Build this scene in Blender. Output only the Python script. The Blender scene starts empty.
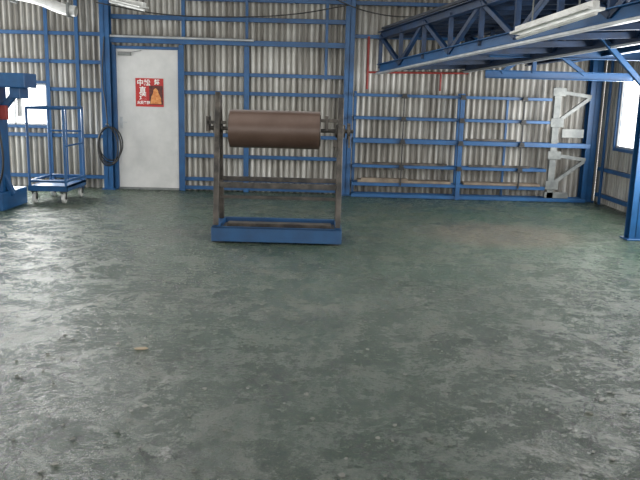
import bpy, bmesh, math, random
from mathutils import Matrix, Vector
random.seed(7)
S=bpy.context.scene
S.view_settings.view_transform='Standard'
S.view_settings.look='None'
S.view_settings.exposure=0.0

# ------------------------------------------------------------------ camera
cam=bpy.data.cameras.new('camera'); co=bpy.data.objects.new('camera',cam); S.collection.objects.link(co)
co.matrix_world=Matrix.Translation((0,0,1.36))@Matrix.Rotation(math.radians(90-11.2),4,'X')@Matrix.Rotation(math.radians(1.5),4,'Z')
cam.sensor_width=36; cam.lens=40.5; cam.clip_start=0.05
S.camera=co

# ------------------------------------------------------------------ materials
def newmat(name):
    m=bpy.data.materials.new(name); m.use_nodes=True
    nt=m.node_tree; b=nt.nodes['Principled BSDF']
    return m,nt,b
def N(nt,t,**k):
    n=nt.nodes.new(t)
    for a,v in k.items():
        if a in ('operation','blend_type','data_type','feature','distance','noise_dimensions','interpolation_type'): setattr(n,a,v)
        else: n.inputs[a].default_value=v
    return n
def ramp(nt,src,stops):
    r=nt.nodes.new('ShaderNodeValToRGB'); e=r.color_ramp.elements
    while len(e)<len(stops): e.new(0.5)
    for i,(p,c) in enumerate(stops):
        e[i].position=p; e[i].color=(c[0],c[1],c[2],1) if not isinstance(c,(int,float)) else (c,c,c,1)
    nt.links.new(src,r.inputs['Fac']); return r.outputs['Color']
def mixc(nt,fac,a,b,mode='MIX'):
    m=nt.nodes.new('ShaderNodeMix'); m.data_type='RGBA'; m.blend_type=mode
    for s,i in ((fac,0),(a,6),(b,7)):
        if isinstance(s,(int,float)): m.inputs[i].default_value=s
        elif isinstance(s,tuple): m.inputs[i].default_value=(*s,1)
        else: nt.links.new(s,m.inputs[i])
    return m.outputs[2]
def pos(nt,scale=(1,1,1)):
    g=nt.nodes.new('ShaderNodeNewGeometry'); mp=nt.nodes.new('ShaderNodeMapping')
    mp.inputs['Scale'].default_value=scale
    nt.links.new(g.outputs['Position'],mp.inputs['Vector']); return mp.outputs['Vector']
def noise(nt,vec,scale,detail=6,rough=.6,dist=0.0):
    n=N(nt,'ShaderNodeTexNoise',Scale=scale,Detail=detail,Roughness=rough,Distortion=dist)
    nt.links.new(vec,n.inputs['Vector']); return n.outputs['Fac']
def simple(name,c1,c2,rough=.5,metal=0,scale=6,bump=.15,lo=.4,hi=.65):
    m,nt,b=newmat(name); v=pos(nt)
    f=noise(nt,v,scale,8,.65)
    nt.links.new(ramp(nt,f,[(lo,c1),(hi,c2)]),b.inputs['Base Color'])
    b.inputs['Roughness'].default_value=rough; b.inputs['Metallic'].default_value=metal
    bp=N(nt,'ShaderNodeBump',Strength=bump,Distance=.01)
    nt.links.new(noise(nt,v,scale*6,4),bp.inputs['Height']); nt.links.new(bp.outputs[0],b.inputs['Normal'])
    return m
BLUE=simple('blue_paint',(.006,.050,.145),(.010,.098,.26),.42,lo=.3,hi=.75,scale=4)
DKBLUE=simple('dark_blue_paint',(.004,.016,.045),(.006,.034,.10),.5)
RUST=simple('rusty_steel',(.025,.022,.020),(.11,.093,.078),.5,scale=9,metal=.2)
ROLL=simple('brown_roll',(.090,.052,.038),(.125,.078,.06),.42,scale=3,bump=.05,metal=.1)
GREYST=simple('grey_steel',(.11,.12,.12),(.22,.23,.22),.55)
GALV=simple('galvanised',(.35,.36,.37),(.5,.52,.53),.35,metal=.4)
WHITE=simple('white_door_paint',(.50,.50,.49),(.62,.61,.595),.4,scale=2,bump=.03)
WHITE2=simple('white_enamel',(.5,.5,.48),(.7,.7,.68),.4)
BLACK=simple('black_rubber',(.008,.008,.009),(.02,.02,.02),.5)
RED=simple('red_paint',(.20,.02,.015),(.30,.035,.03),.5)
PRED=simple('poster_red',(.42,.02,.018),(.50,.03,.025),.45,bump=0)
PORANGE=simple('poster_orange',(.55,.16,.04),(.75,.36,.12),.45,scale=30,bump=0)
PDARK=simple('poster_dark',(.05,.01,.01),(.16,.03,.02),.45,scale=30,bump=0)
PWHITE=simple('poster_white',(.8,.78,.74),(.85,.83,.8),.45,bump=0)
WOOD=simple('old_plank',(.13,.10,.075),(.25,.2,.15),.7,scale=5)
DKDECK=simple('dark_deck',(.015,.02,.03),(.04,.045,.06),.8)
CEIL=simple('ceiling_sheet',(.12,.13,.14),(.2,.2,.2),.8)
TAN=simple('tan_chip',(.30,.24,.16),(.42,.33,.22),.7)

PITCH=.082;AMP=.022
def wallmat(name,ax):
    m,nt,b=newmat(name)
    v=pos(nt)
    stretched=pos(nt,(9 if ax=='x' else 1,9 if ax=='y' else 1,.5))
    f=noise(nt,v,.9,6,.6); g=noise(nt,stretched,1.2,6,.65)
    c=ramp(nt,f,[(.35,(.35,.335,.30)),(.5,(.48,.465,.43)),(.65,(.66,.65,.62))])
    c=mixc(nt,ramp(nt,g,[(.43,0.0),(.62,.85)]),c,(.15,.135,.115))
    # shade of the valleys painted into the sheet colour, strengthens rib contrast
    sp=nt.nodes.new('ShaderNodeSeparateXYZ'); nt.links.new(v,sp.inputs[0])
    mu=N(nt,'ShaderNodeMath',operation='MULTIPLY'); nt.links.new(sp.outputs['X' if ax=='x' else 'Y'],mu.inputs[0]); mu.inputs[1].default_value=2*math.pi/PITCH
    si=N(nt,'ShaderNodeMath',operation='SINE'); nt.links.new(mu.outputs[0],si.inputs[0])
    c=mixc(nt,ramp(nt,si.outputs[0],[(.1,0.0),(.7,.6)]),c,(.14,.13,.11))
    nt.links.new(c,b.inputs['Base Color']); b.inputs['Roughness'].default_value=.5
    return m
WALLX=wallmat('corrugated_sheet_x','x'); WALLY=wallmat('corrugated_sheet_y','y')

def floormat():
    m,nt,b=newmat('worn_green_floor_paint')
    v=pos(nt); L=nt.links
    big=noise(nt,v,.5,5,.6,.3); mid=noise(nt,v,3.4,14,.8,.6); fine=noise(nt,v,18,14,.88,.3); fin2=noise(nt,v,60,8,.85)
    col=ramp(nt,mid,[(.36,(.020,.058,.028)),(.5,(.048,.088,.050)),(.62,(.13,.145,.098))])
    col=mixc(nt,ramp(nt,big,[(.44,0.0),(.60,.75)]),col,(.014,.070,.028))
    col=mixc(nt,ramp(nt,fine,[(.52,0.0),(.60,.6)]),col,(.22,.225,.17))
    col=mixc(nt,ramp(nt,fine,[(.38,.85),(.47,0.0)]),col,(.010,.022,.012))
    col=mixc(nt,ramp(nt,fin2,[(.52,0.0),(.60,.75)]),col,(.010,.020,.012))
    col=mixc(nt,ramp(nt,fin2,[(.38,.75),(.46,0.0)]),col,(.26,.265,.21))
    dust=noise(nt,v,5.5,14,.9,.5)
    col=mixc(nt,ramp(nt,dust,[(.56,0.0),(.64,.65)]),col,(.34,.34,.29))
    sp=noise(nt,v,1.2,14,.82,.8)
    col=mixc(nt,ramp(nt,sp,[(.59,0.0),(.67,.8)]),col,(.52,.52,.47))
    g=nt.nodes.new('ShaderNodeNewGeometry'); sub=nt.nodes.new('ShaderNodeVectorMath'); sub.operation='SUBTRACT'
    sub.inputs[1].default_value=(1.9,7.4,0); L.new(g.outputs['Position'],sub.inputs[0])
    sc=nt.nodes.new('ShaderNodeVectorMath'); sc.operation='MULTIPLY'; sc.inputs[1].default_value=(.5,.6,0); L.new(sub.outputs[0],sc.inputs[0])
    ln=nt.nodes.new('ShaderNodeVectorMath'); ln.operation='LENGTH'; L.new(sc.outputs[0],ln.inputs[0])
    ad=N(nt,'ShaderNodeMath',operation='ADD'); L.new(ln.outputs['Value'],ad.inputs[0]); L.new(fine,ad.inputs[1])
    col=mixc(nt,ramp(nt,ad.outputs[0],[(.8,.6),(1.25,0.0)]),col,(.19,.155,.11))
    vd=nt.nodes.new('ShaderNodeVectorMath'); vd.operation='ADD'
    nc=nt.nodes.new('ShaderNodeTexNoise'); nc.inputs['Scale'].default_value=3; nc.inputs['Detail'].default_value=8; L.new(v,nc.inputs['Vector'])
    ms=nt.nodes.new('ShaderNodeVectorMath'); ms.operation='MULTIPLY'; ms.inputs[1].default_value=(.5,.5,0); L.new(nc.outputs['Color'],ms.inputs[0])
    L.new(v,vd.inputs[0]); L.new(ms.outputs[0],vd.inputs[1])
    vo=N(nt,'ShaderNodeTexVoronoi',feature='DISTANCE_TO_EDGE',Scale=9); L.new(vd.outputs[0],vo.inputs['Vector'])
    crack=ramp(nt,vo.outputs['Distance'],[(0.0,1.0),(.08,0.0)])
    cmask=ramp(nt,noise(nt,v,1.1,5),[(.47,0.0),(.56,1.0)])
    cm=mixc(nt,1.0,crack,cmask,'MULTIPLY')
    half=mixc(nt,1.0,cm,(.85,.85,.85),'MULTIPLY')
    col=mixc(nt,half,col,(.008,.013,.009))
    L.new(col,b.inputs['Base Color'])
    r=mixc(nt,.5,ramp(nt,fine,[(.40,.10),(.58,.40)]),ramp(nt,mid,[(.42,.10),(.58,.38)]))
    L.new(r,b.inputs['Roughness'])
    b.inputs['Specular IOR Level'].default_value=.6
    fl=ramp(nt,noise(nt,v,9,12,.75,.6),[(.44,0.0),(.465,.5),(.54,.55),(.56,1.0)])
    h=mixc(nt,.45,fl,ramp(nt,fine,[(.35,0.0),(.65,1.0)]))
    h=mixc(nt,.25,h,fin2)
    h=mixc(nt,half,h,(0,0,0))
    b1=N(nt,'ShaderNodeBump',Strength=1.0,Distance=.026); L.new(h,b1.inputs['Height'])
    b2=N(nt,'ShaderNodeBump',Strength=.5,Distance=.04); L.new(noise(nt,v,1.8,3),b2.inputs['Height']); L.new(b1.outputs[0],b2.inputs['Normal'])
    L.new(b2.outputs[0],b.inputs['Normal'])
    return m
FLOOR=floormat()

# ------------------------------------------------------------------ mesh builder
def empty(name,loc=(0,0,0)):
    e=bpy.data.objects.new(name,None); e.location=loc; e.empty_display_size=.2; S.collection.objects.link(e); return e
class P:
    def __init__(s,name,mat,parent=None,bevel=0.003,smooth=False):
        s.n=name;s.m=mat;s.p=parent;s.b=bevel;s.bm=bmesh.new();s.sm=smooth
    def box(s,x0,x1,y0,y1,z0,z1):
        r=bmesh.ops.create_cube(s.bm,size=1)
        M=Matrix.Translation(((x0+x1)/2,(y0+y1)/2,(z0+z1)/2))@Matrix.Diagonal((abs(x1-x0),abs(y1-y0),abs(z1-z0),1))
        bmesh.ops.transform(s.bm,matrix=M,verts=r['verts']); return s
    def _fr(s,p,q):
        p=Vector(p);q=Vector(q);d=q-p;L=d.length;d.normalize()
        up=Vector((0,0,1)) if abs(d.z)<.95 else Vector((0,1,0))
        x=d.cross(up).normalized(); y=x.cross(d).normalized()
        return Matrix(((x.x,y.x,d.x,(p.x+q.x)/2),(x.y,y.y,d.y,(p.y+q.y)/2),(x.z,y.z,d.z,(p.z+q.z)/2),(0,0,0,1))),L
    def beam(s,p,q,w,h,ox=0,oy=0):
        M,L=s._fr(p,q); r=bmesh.ops.create_cube(s.bm,size=1)
        bmesh.ops.transform(s.bm,matrix=M@Matrix.Translation((ox,oy,0))@Matrix.Diagonal((w,h,L,1)),verts=r['verts']); return s
    def hbeam(s,p,q,w,h,t=.01):
        s.beam(p,q,w,t,0,h/2-t/2); s.beam(p,q,w,t,0,-h/2+t/2); s.beam(p,q,t,h-2*t); return s
    def cyl(s,p,q,r,seg=20,r2=None):
        M,L=s._fr(p,q)
        c=bmesh.ops.create_cone(s.bm,cap_ends=True,segments=seg,radius1=r,radius2=r if r2 is None else r2,depth=L)
        bmesh.ops.transform(s.bm,matrix=M,verts=c['verts']); return s
    def done(s):
        me=bpy.data.meshes.new(s.n); s.bm.normal_update()
        if s.sm:
            for e in s.bm.edges:
                if len(e.link_faces)==2 and e.calc_face_angle(0)>.8: e.smooth=False
        s.bm.to_mesh(me); s.bm.free()
        o=bpy.data.objects.new(s.n,me); S.collection.objects.link(o); me.materials.append(s.m)
        if s.sm:
            for f in me.polygons: f.use_smooth=True
        if s.b:
            b=o.modifiers.new('bevel','BEVEL'); b.width=s.b; b.segments=1; b.limit_method='ANGLE'
        if s.p: o.parent=s.p
        return o
def tube(name,pts,r,mat,parent=None,cyclic=False):
    cu=bpy.data.curves.new(name,'CURVE'); cu.dimensions='3D'; cu.bevel_depth=r; cu.bevel_resolution=3; cu.resolution_u=8
    sp=cu.splines.new('BEZIER'); sp.bezier_points.add(len(pts)-1)
    for b,p in zip(sp.bezier_points,pts):
        b.co=p; b.handle_left_type=b.handle_right_type='AUTO'
    sp.use_cyclic_u=cyclic; cu.materials.append(mat)
    o=bpy.data.objects.new(name,cu); S.collection.objects.link(o)
    if parent: o.parent=parent
    return o

# ------------------------------------------------------------------ room shell
XL,XR,YB,YR,H=-6.2,3.95,10.35,-4.0,4.2
P('floor',FLOOR,bevel=0).box(XL-.1,XR+.1,YR,YB+.1,-.1,0).done()
P('ceiling',CEIL,bevel=0).box(XL-.1,XR+.1,YR,YB+.1,H,H+.08).done()
def corr(bm,axis,c,a0,a1,z0,z1):
    n=max(2,int((a1-a0)/PITCH*8)); prev=None
    for i in range(n+1):
        a=a0+(a1-a0)*i/n; ph=a/PITCH*2*math.pi
        d=AMP*max(-.8,min(.8,1.3*math.sin(ph)))
        p=(lambda z:(a,c+d,z)) if axis=='x' else (lambda z:(c+d,a,z))
        v=(bm.verts.new(p(z0)),bm.verts.new(p(z1)))
        if prev: bm.faces.new((prev[0],v[0],v[1],prev[1]))
        prev=v
def corrwall(name,axis,c,rects,mat):
    bm=bmesh.new()
    for r in rects: corr(bm,axis,c,*r)
    me=bpy.data.meshes.new(name); bm.to_mesh(me); bm.free()
    for f in me.polygons: f.use_smooth=True
    me.materials.append(mat); o=bpy.data.objects.new(name,me); S.collection.objects.link(o); return o
wz0,wz1=.87,1.45
c0,c1=3.05,3.95
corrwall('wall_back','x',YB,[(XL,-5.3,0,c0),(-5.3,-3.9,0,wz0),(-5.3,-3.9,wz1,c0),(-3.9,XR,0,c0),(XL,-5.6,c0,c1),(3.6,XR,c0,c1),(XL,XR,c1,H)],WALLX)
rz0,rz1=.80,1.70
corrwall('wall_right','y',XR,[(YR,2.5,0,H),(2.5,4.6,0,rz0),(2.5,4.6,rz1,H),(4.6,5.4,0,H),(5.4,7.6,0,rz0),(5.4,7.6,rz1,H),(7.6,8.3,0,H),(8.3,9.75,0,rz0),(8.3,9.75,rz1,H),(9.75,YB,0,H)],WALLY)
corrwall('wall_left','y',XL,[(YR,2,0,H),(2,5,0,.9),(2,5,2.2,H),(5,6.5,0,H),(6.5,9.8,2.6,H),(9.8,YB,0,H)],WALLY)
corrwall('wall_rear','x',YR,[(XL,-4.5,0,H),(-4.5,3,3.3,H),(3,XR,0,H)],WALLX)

def window(name,axis,c,a0,a1,z0,z1,mull):
    e=empty(name); t=.04
    fr=P('frame',BLUE,e); 
    def b(o,u0,u1,v0,v1,d0,d1):
        if axis=='x': o.box(u0,u1,c+d0,c+d1,v0,v1)
        else: o.box(c+d0,c+d1,u0,u1,v0,v1)
    b(fr,a0-t,a1+t,z0-t,z0,-.04,.03); b(fr,a0-t,a1+t,z1,z1+t,-.04,.03)
    b(fr,a0-t,a0,z0,z1,-.04,.03); b(fr,a1,a1+t,z0,z1,-.04,.03); fr.done()
    sa=P('sash',GALV,e)
    for k in range(mull+2):
        x=a0+(a1-a0)*k/(mull+1); x=min(max(x,a0+.012),a1-.012); b(sa,x-.012,x+.012,z0,z1,-.012,.012)
    b(sa,a0,a1,z0,z0+.025,-.012,.012); b(sa,a0,a1,z1-.025,z1,-.012,.012); sa.done()
window('window_1','x',YB,-5.3,-3.9,wz0,wz1,2)
window('window_2','y',XR,8.3,9.75,rz0,rz1,1)
window('window_3','y',XR,5.4,7.6,rz0,rz1,2)
window('window_4','y',XR,2.5,4.6,rz0,rz1,2)
window('added_clerestory','x',YB,-5.6,3.6,c0,c1,9)  # added opening above the view, lets in sky for glints on the floor

# ------------------------------------------------------------------ columns and girts
def column(name,x,y,mat=BLUE,w=.12,z1=H):
    o=P(name,mat,None,.002); o.box(x-w/2,x+w/2,y-w/2,y-w/2+.012,0,z1).box(x-w/2,x+w/2,y+w/2-.012,y+w/2,0,z1).box(x-.006,x+.006,y-w/2,y+w/2,0,z1)
    o.box(x-w/2-.03,x+w/2+.03,y-w/2-.03,y+w/2+.03,0,.015)
    return o.done()
yc=YB-.11
column('steel_column',-3.02,yc,w=.13)
column('steel_column',.34,yc,w=.13)
column('steel_column',3.76,yc,w=.15)
column('steel_column',3.24,7.35,w=.13)
t=P('trim_1',BLUE,None,.002)   # wall girts and studs
g0,g1=YB-.075,YB-.02
def gx(x0,x1,z,h=.05): t.box(x0,x1,g0,g1,z-h/2,z+h/2)
for z in (2.62,2.14,1.76,.74,.16): gx(XL,-3.08,z)
gx(-3.86,-3.08,1.38)
for x in (-4.6+.75,-3.43): t.box(x-.025,x+.025,g0-.02,g0,0,2.9)
gx(-2.95,.28,2.38,.06)
for z in (2.64,1.64,1.385,.80,.50,.17): gx(-1.96,.28,z)
gx(-1.96,.28,.045,.05)
for x in (-1.985,-1.08): t.box(x-.035,x+.035,g0-.035,g0,0,2.02)
t.box(-1.98,-1.93,g0-.02,g0,2.02,2.9); t.box(-1.10,-1.06,g0-.02,g0,2.02,2.9); t.box(0,.04,g0-.02,g0,1.6,2.9)
t.box(-2.96,.28,g0-.05,g0,2.03,2.10)     # header beam
for z in (2.64,2.2): gx(.41,3.68,z)
t.box(-2.945,-2.90,g0-.035,g0,0,2.0)
t.done()
t=P('trim_2',BLUE,None,.002)  # right wall girts
for z in (.12,.48,2.0,2.5): t.box(XR-.075,XR-.02,YR+.1,YB-.2,z-.025,z+.025)
for y in (8.1,9.95,7.7,5.2): t.box(XR-.095,XR-.075,y-.03,y+.03,0,3)
t.done()
# conduit
c=P('conduit_pipe',GALV,None,0,True); c.cyl((-2.95,g0-.07,2.115),(-.98,g0-.07,2.10),.018,10); c.done()
# red sprinkler pipe
r=P('red_pipe',RED,None,0,True); r.cyl((.60,10.28,1.49),(.60,10.28,2.2),.018,12).cyl((.60,10.28,1.72),(2.0,10.28,1.74),.014,12).cyl((1.62,10.28,1.49),(1.62,10.28,1.74),.014,12).done()

# ------------------------------------------------------------------ door
d=empty('door_1')
P('leaf',WHITE,d).box(-2.89,-2.035,YB-.085,YB-.045,.03,1.95).done()
P('frame',BLUE,d).box(-2.93,-2.89,YB-.10,YB-.03,0,1.99).box(-2.035,-2.0,YB-.10,YB-.03,0,1.99).box(-2.93,-2.0,YB-.10,YB-.03,1.95,1.99).done()
P('kick_sill',GREYST,d).box(-2.89,-2.035,YB-.12,YB-.045,0,.03).done()
h=P('handle',GALV,d,.001); h.box(-2.86,-2.82,YB-.092,YB-.085,.86,1.02).cyl((-2.84,YB-.09,.95),(-2.84,YB-.14,.95),.008,10).beam((-2.84,YB-.135,.95),(-2.74,YB-.135,.95),.015,.012).done()
P('closer',GREYST,d).box(-2.86,-2.68,YB-.12,YB-.085,1.86,1.91).beam((-2.70,YB-.11,1.90),(-2.52,YB-.16,1.93),.015,.008).done()
# poster
po=empty('wall_poster'); py=YB-.088
P('sheet',PRED,po,0).box(-2.63,-2.24,py-.003,py,1.17,1.56).done()
P('picture_panel',PDARK,po,0).box(-2.44,-2.25,py-.004,py-.003,1.20,1.46).done()
bm=bmesh.new()
def poly(pts,y):
    bm.faces.new([bm.verts.new((x,y,z)) for x,z in pts])
poly([(-2.43,1.21),(-2.27,1.21),(-2.28,1.30),(-2.31,1.36),(-2.32,1.40),(-2.35,1.43),(-2.38,1.40),(-2.385,1.36),(-2.41,1.31)],py-.0055)
me=bpy.data.meshes.new('figure'); bm.to_mesh(me); bm.free(); me.materials.append(PORANGE); o=bpy.data.objects.new('figure',me); S.collection.objects.link(o); o.parent=po
def text(body,x,z,size,name,mat=PWHITE):
    cu=bpy.data.curves.new(name,'FONT'); cu.body=body; cu.size=size; cu.extrude=.0005; cu.offset=.002; cu.materials.append(mat)
    o=bpy.data.objects.new(name,cu); S.collection.objects.link(o); o.location=(x,py-.0065,z); o.rotation_euler=(math.pi/2,0,0); o.parent=po
text('中松',-2.61,1.465,.095,'text_1'); text('直',-2.58,1.36,.10,'text_2'); text('達',-2.58,1.27,.10,'text_3'); text('禁',-2.37,1.48,.08,'text_5'); text('火災予防',-2.61,1.21,.045,'text_4')

# ------------------------------------------------------------------ hose on column
hz=empty('hanging_hose')
for j,(rx,rz,dx,dz,dy) in enumerate(((.15,.25,0,0,0),(.165,.23,.02,.02,.015),(.14,.27,-.02,-.02,.03),(.16,.26,.01,-.01,.045))):
    pts=[(-2.98+dx+rx*math.cos(a),yc-.10-dy,.63+dz+rz*math.sin(a)) for a in [i/14*2*math.pi for i in range(14)]]
    tube('coil_%d'%(j+1),pts,.009,BLACK,hz,True)
tube('tail',[(-3.0,yc-.10,.9),(-3.03,yc-.09,1.25),(-3.06,yc-.08,1.5),(-3.02,yc-.08,2.1)],.008,BLACK,hz)
P('hook',GREYST,hz).beam((-3.0,yc-.06,.9),(-3.0,yc-.17,.92),.02,.02).done()

# ------------------------------------------------------------------ roller stand
rs=empty('roller_stand')
b=P('base_tray',BLUE,rs,.004)
b.box(-1.02,.20,6.60,6.63,.015,.15).box(-1.02,.20,6.60,6.66,.138,.15)
b.box(-1.02,.20,7.19,7.22,.015,.15)
b.box(-1.02,-.96,6.63,7.19,.015,.15).box(.14,.20,6.63,7.19,.015,.15).done()
P('tray_pan',RUST,rs,.002).box(-.96,.14,6.63,7.19,.05,.10).box(-.9,.1,6.85,6.97,.10,.15).done()
P('feet',BLACK,rs,.002).box(-1.0,-.9,6.62,6.72,0,.015).box(.08,.18,6.62,6.72,0,.015).box(-1.0,-.9,7.1,7.2,0,.015).box(.08,.18,7.1,7.2,0,.015).done()
lg=P('side_frames',RUST,rs,.003)
for x,zt in ((-.99,1.385),(.165,1.36)):
    lg.beam((x,6.70,.15),(x,6.87,zt),.05,.04)
    lg.beam((x,7.12,.15),(x,6.95,zt-.02),.05,.04)
    lg.box(x-.025,x+.025,6.74,7.08,.50,.545)
    lg.box(x-.03,x+.03,6.83,6.99,.98,1.10)
lg.done()
cr=P('cross_tubes',RUST,rs,.002)
cr.box(-.97,.15,6.76,6.80,.50,.55).box(-.97,.15,7.02,7.06,.535,.58).box(-.97,.15,6.9,6.93,.38,.41).done()
ro=P('roller',ROLL,rs,0,True); ro.cyl((-.875,6.9,1.05),(-.03,6.9,1.05),.178,48).done()
P('roller_ends',RUST,rs,.003).cyl((-.885,6.9,1.05),(-.875,6.9,1.05),.15,32).cyl((-.03,6.9,1.05),(-.02,6.9,1.05),.15,32).done()
P('shaft',RUST,rs,0,True).cyl((-1.10,6.9,1.05),(.29,6.9,1.05),.018,16).cyl((-1.03,6.9,1.05),(-.95,6.9,1.05),.05,20).cyl((.12,6.9,1.05),(.21,6.9,1.05),.06,20).cyl((.23,6.9,1.05),(.26,6.9,1.05),.075,24).done()
P('stop_levers',RUST,rs,.002).box(-1.09,-.91,6.84,6.87,1.09,1.12).box(-1.10,-1.07,6.84,6.96,1.02,1.16).box(.10,.19,6.83,6.86,.90,.97).beam((.25,6.86,1.05),(.25,6.82,.90),.02,.02).box(-.02,.14,6.86,6.90,1.13,1.16).box(.02,.05,6.84,6.96,1.05,1.19).done()

# ------------------------------------------------------------------ cart
ct=empty('tool_cart')
x0,x1,y0,y1=-3.58,-3.10,8.72,9.45
P('deck',BLUE,ct,.003).box(x0,x1,y0,y1,.19,.215).box(x0,x1,y0,y0+.03,.15,.215).box(x0,x1,y1-.03,y1,.15,.215).box(x0,x0+.03,y0,y1,.15,.215).box(x1-.03,x1,y0,y1,.15,.215).done()
f=P('frame',BLUE,ct,0,True)
for x in (x0+.02,x1-.02):
    for y in (y0+.02,y1-.02): f.cyl((x,y,.2),(x,y,1.15),.016,12)
    for z in (1.15,.27): f.cyl((x,y0+.02,z),(x,y1-.02,z),.016,12)
for y in (y0+.02,y1-.02):
    for z in (1.15,.27): f.cyl((x0+.02,y,z),(x1-.02,y,z),.016,12)
f.cyl((x0+.02,y1-.02,.85),(x1-.02,y1-.02,.85),.012,12)
f.cyl((x1-.02,y0+.02,.70),(x1-.02,y1-.02,.70),.012,12)
f.cyl((x0+.25,y1-.02,.2),(x0+.25,y1-.02,1.15),.012,12)
f.done()
w=P('wheels',WHITE2,ct,.004); k=P('casters',BLACK,ct,.002)
for x in (x0+.06,x1-.06):
    for y in (y0+.06,y1-.06):
        w.cyl((x-.018,y,.06),(x+.018,y,.06),.06,24)
        k.cyl((x-.03,y,.06),(x+.03,y,.06),.018,12).box(x-.03,x-.024,y-.02,y+.02,.05,.15).box(x+.024,x+.03,y-.02,y+.02,.05,.15).box(x-.04,x+.04,y-.03,y+.03,.135,.15)
w.done(); k.done()

# ------------------------------------------------------------------ press machine (left)
pr=empty('press_machine')
b=P('frame',BLUE,pr,.008)
b.box(-4.05,-3.60,8.05,8.75,.0,.20)
b.box(-3.84,-3.66,8.2,8.45,.2,1.50)
b.box(-4.30,-3.32,8.15,8.50,1.38,1.54)
b.box(-3.52,-3.40,8.2,8.45,1.26,1.38)
b.box(-4.6,-4.4,8.2,8.45,0,1.5).box(-4.6,-4.0,8.1,8.7,0,.2)
b.beam((-3.68,8.32,1.10),(-3.45,8.32,1.38),.07,.07)
b.beam((-3.74,8.32,.50),(-3.58,8.32,.15),.06,.06)
b.box(-4.45,-3.85,8.25,8.4,.7,.8)
b.done()
P('cylinder',GALV,pr,.002,True).cyl((-3.46,8.32,1.06),(-3.46,8.32,1.26),.025,20).done()
P('control_box',RED,pr,.004).box(-3.66,-3.58,8.24,8.3,1.02,1.18).done()
tube('cable',[(-3.70,8.16,1.3),(-3.62,8.12,.9),(-3.60,8.12,.5),(-3.68,8.15,.25)],.012,BLACK,pr)

# ------------------------------------------------------------------ rack on the back wall
rk=empty('wall_rack'); yf=10.02; yb=10.25
b=P('rails',BLUE,rk,.003)
for z,h,xe in ((1.41,.04,3.12),(1.10,.04,3.12),(.79,.06,3.70),(.44,.04,3.12),(.19,.05,3.12),(.03,.05,3.70)):
    b.box(.42,xe,yf,yf+.045,z-h/2,z+h/2)
    b.box(.42,xe,yb-.04,yb,z-h/2,z+h/2)
for x in (.44,1.90,3.08):
    for z in (1.41,1.10,.79,.44,.19): b.box(x-.02,x+.02,yf+.03,yb,z-.02,z+.02)
b.done()
b=P('posts',BLUE,rk,.003)
b.box(1.87,1.93,yf-.02,yf+.04,0,1.46).box(1.87,1.93,yb-.04,yb,0,1.46).box(.42,.46,yb-.04,yb,0,1.46).box(2.55,2.58,yb-.04,yb,0,1.44).done()
P('shelf_boards',WOOD,rk,.003).box(.50,1.80,yf-.01,yb-.02,.215,.25).box(1.98,3.05,yf-.01,yb-.02,.215,.245).box(.55,1.2,yf-.01,yf+.1,.25,.275).done()
P('stored_bars',RUST,rk,.001).box(.55,1.7,yf+.05,yf+.08,.46,.485).box(.7,1.75,yf+.10,yf+.14,.46,.49).box(2.05,2.9,yf+.06,yf+.10,.46,.49).box(2.0,2.7,yf+.10,yf+.14,.82,.85).done()
b=P('hooks',BLACK,rk,.002)
for x in (1.10,1.90,2.74):
    if x!=1.90: b.box(x-.008,x+.008,yf-.03,yf-.005,.18,1.44)
    for z in (1.41,1.10,.79,.44): b.box(x-.04,x+.04,yf-.05,yf-.021,z-.035,z-.005).box(x-.03,x+.03,yf-.06,yf-.03,z-.005,z+.03)
b.done()
b=P('end_brackets',GREYST,rk,.003)
b.box(3.15,3.24,yf,yf+.06,.06,1.58)
for z in (1.52,.66):
    b.beam((3.2,yf+.03,z),(3.66,yf+.05,z-.06),.05,.05)
    b.beam((3.2,yf+.03,z-.42),(3.64,yf+.05,z-.08),.05,.05)
    b.box(3.12,3.30,yf-.012,yf,z-.48,z-.36).box(3.12,3.30,yf-.012,yf,z-.06,z+.05)
b.box(3.3,3.6,yf+.03,yf+.05,.9,1.02).box(3.12,3.45,yf,yf+.05,.06,.14)
b.done()

# ------------------------------------------------------------------ mezzanine steelwork (top right)
mz=empty('mezzanine_frame')
A=Vector((.74,9.9,1.76)); B=Vector((2.61,4.62,2.11)); up=Vector((0,0,.42))
side=Vector((1.0,.06,.05))
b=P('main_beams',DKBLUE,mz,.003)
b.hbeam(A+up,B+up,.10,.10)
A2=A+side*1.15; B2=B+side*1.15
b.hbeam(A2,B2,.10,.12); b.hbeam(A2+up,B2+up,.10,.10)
A3=A+side*2.0+Vector((0,0,.05)); B3=A3.lerp(B+side*2.0,.58)
b.hbeam(A3,B3,.10,.12); b.hbeam(A3+up,B3+up,.10,.10)
A4=A+side*.55+Vector((0,0,.12)); B4=B+side*.55+Vector((0,0,.12)); b.hbeam(A4,B4,.08,.12)
A5=A+side*1.55+Vector((0,0,.12)); B5=A5.lerp(B+side*1.55,.75); b.hbeam(A5,B5,.08,.12)
n=9
for i in range(n):
    p=A.lerp(B,i/n); q=A.lerp(B,(i+1)/n)
    b.beam(p,p+up,.05,.05); b.beam(p if i%2 else p+up,(q+up) if i%2 else q,.05,.05)
    p2=A2.lerp(B2,i/n); q2=A2.lerp(B2,(i+1)/n)
    b.beam(p2,p2+up,.05,.05); b.beam(p2 if i%2 else p2+up,(q2+up) if i%2 else q2,.05,.05)
    b.beam(p,p2,.05,.06); b.beam(p+up,p2+up,.05,.07)
    m=p.lerp(q,.5); b.beam(m+up,p2.lerp(q2,.5)+up,.05,.07)
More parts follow.
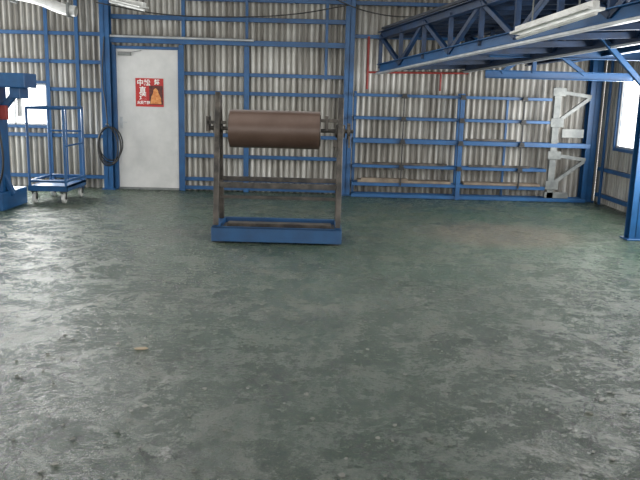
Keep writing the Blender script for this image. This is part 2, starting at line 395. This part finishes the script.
for i in range(7):
    p3=A3.lerp(B3,i/7); q3=A3.lerp(B3,(i+1)/7); p2=A2.lerp(B2,i/7*.58)
    b.beam(p3,p3+up,.05,.05); b.beam(p3 if i%2 else p3+up,(q3+up) if i%2 else q3,.05,.05)
    b.beam(p2,p3,.05,.06); b.beam(p2+up,p3+up,.05,.07)
b.done()
b=P('edge_beam',BLUE,mz,.003); b.hbeam(A,B,.10,.11); b.done()
P('rail_strip',GALV,mz,.003).beam(A-Vector((0.03,0,.07)),B-Vector((0.03,0,.07)),.06,.025).beam(A2-Vector((0,0,.075)),B2-Vector((0,0,.075)),.04,.025).done()
b=P('cross_beams',BLUE,mz,.003)
b.hbeam((2.0,9.2,1.70),(3.85,9.2,1.70),.09,.10)
b.hbeam((2.4,7.35,2.10),(3.85,7.35,2.10),.10,.14)
b.hbeam((1.9,8.6,1.92),(3.85,8.6,1.92),.08,.10)
b.hbeam((3.24,5.0,1.99),(3.24,9.9,1.95),.09,.11)
b.beam((3.24,7.35,1.5),(2.7,7.35,2.03),.05,.05)
b.beam((3.24,9.2,1.72),(2.4,9.2,2.3),.05,.05)
b.beam((2.2,9.2,1.72),(2.9,9.2,2.25),.05,.05)
b.beam((2.6,9.2,1.72),(2.6,9.2,2.2),.05,.05)
b.done()
bm=bmesh.new()
top=Vector((0,0,.50))
q=[A+top,B+top,B+side*1.2+top,A+side*2.1+top]
vs=[bm.verts.new(v) for v in q]+[bm.verts.new(v+Vector((0,0,.03))) for v in q]
for f_ in ((3,2,1,0),(4,5,6,7),(0,1,5,4),(1,2,6,5),(2,3,7,6),(3,0,4,7)): bm.faces.new([vs[i] for i in f_])
me=bpy.data.meshes.new('deck'); bm.to_mesh(me); bm.free(); me.materials.append(DKDECK); o=bpy.data.objects.new('deck',me); S.collection.objects.link(o); o.parent=mz

# fluorescent lamps
def lamp(name,p,q,arm=None):
    e=empty(name); p=Vector(p);q=Vector(q)
    P('reflector',WHITE2,e,.003).beam(p,q,.16,.02).beam(p,q,.06,.05,0,.03).done()
    P('tube',WHITE2,e,0,True).cyl(p-Vector((0,0,.035)),q-Vector((0,0,.035)),.015,12).done()
    hg=P('hanger',GREYST,e)
    for k in (.2,.8):
        a=p.lerp(q,k)+Vector((0,0,.03)); hg.beam(a,a+Vector((0,0,.30)),.012,.012)
        if arm: hg.beam(a+Vector((0,0,.30)),a+Vector((0,0,.30))+Vector(arm),.02,.02)
    hg.done()
lamp('fluorescent_lamp',(1.62,6.3,1.93),(1.94,5.4,2.04),(.5,.17,.08))
lamp('fluorescent_lamp',(-2.85,9.9,2.56),(-2.30,9.5,2.42))

# duct top left
du=empty('ventilation_duct')
tube('duct',[(-4.9,9.6,2.5),(-4.2,9.6,2.56),(-3.7,9.6,2.50),(-3.35,9.6,2.38),(-3.2,9.6,2.36)],.07,WHITE2,du)
P('straps',GREYST,du).box(-4.02,-3.98,9.51,9.69,2.45,2.64).box(-3.3,-3.27,9.51,9.69,2.28,2.46).done()
# hanging cables
cb=empty('overhead_cables')
tube('cable_1',[(-3.0,9.8,2.5),(-2.2,9.8,2.38),(-1.3,9.8,2.36),(-.4,9.8,2.42),(.3,9.8,2.55)],.008,BLACK,cb)
tube('cable_2',[(-.1,9.8,2.7),(.6,9.7,2.45),(1.2,9.5,2.4),(1.9,9.2,2.52),(2.6,9,2.6)],.008,BLACK,cb)

# ------------------------------------------------------------------ floor debris
bm=bmesh.new()
for i in range(520):
    x=random.uniform(-2.6,3.0); y=random.uniform(2.2,6.4); r=random.uniform(.004,.014)
    if abs(x)>y*.46: continue
    n=random.randint(4,6); a0=random.random()*6; c=[]
    for j in range(n):
        a=a0+j/n*6.283; rr=r*random.uniform(.6,1.2); c.append(bm.verts.new((x+rr*math.cos(a),y+rr*math.sin(a),.001)))
    ctop=[bm.verts.new((v.co.x,v.co.y,.004+random.random()*.004)) for v in c]
    bm.faces.new(ctop)
    for j in range(n): bm.faces.new((c[j],c[(j+1)%n],ctop[(j+1)%n],ctop[j]))
CH=simple('paint_chips',(.12,.13,.11),(.34,.34,.31),.7,scale=3)
me=bpy.data.meshes.new('paint_flakes'); bm.to_mesh(me); bm.free(); me.materials.append(CH); o=bpy.data.objects.new('paint_flakes',me); S.collection.objects.link(o)
bm=bmesh.new()
pp=[(-.99,3.70),(-.975,3.685),(-.93,3.69),(-.915,3.705),(-.93,3.72),(-.97,3.715)]
a=[bm.verts.new((x,y,.001)) for x,y in pp]; c=[bm.verts.new((x,y,.006)) for x,y in pp]; bm.faces.new(c)
for j in range(6): bm.faces.new((a[j],a[(j+1)%6],c[(j+1)%6],c[j]))
me=bpy.data.meshes.new('cardboard_scrap'); bm.to_mesh(me); bm.free(); me.materials.append(TAN); o=bpy.data.objects.new('cardboard_scrap',me); S.collection.objects.link(o)

# ------------------------------------------------------------------ light
wd=bpy.data.worlds.new('world'); S.world=wd; wd.use_nodes=True
bg=wd.node_tree.nodes['Background']; bg.inputs[0].default_value=(1,1,.97,1); bg.inputs[1].default_value=3.2
def area(name,loc,rot,sx,sy,e,col=(1,1,1)):
    l=bpy.data.lights.new(name,'AREA'); l.shape='RECTANGLE'; l.size=sx; l.size_y=sy; l.energy=e; l.color=col
    o=bpy.data.objects.new(name,l); S.collection.objects.link(o); o.location=loc; o.rotation_euler=rot
R90=math.radians(90)
area('light_shutter',(-.75,YR+.2,1.8),(R90,0,0),7,3,110,(1,.99,.96))
area('light_ceiling_fill',(-1.0,5.0,H-.1),(0,0,0),8,4.5,160,(1,.985,.94))  # added fill lamp below the closed ceiling, which has no skylight
area('light_window_right',(XR-.12,9.0,1.25),(0,R90,0),.9,1.4,55,(.99,1,.99))
area('light_window_right_b',(XR-.12,6.5,1.25),(0,R90,0),.9,2.2,160,(.99,1,.99))
area('light_window_back',(-4.6,YB-.12,1.16),(-R90,0,0),1.4,.56,160,(.99,1,.99))
area('light_side_door',(XL+.1,8.2,1.35),(0,-R90,0),2.5,3.2,80,(.99,1,.99))
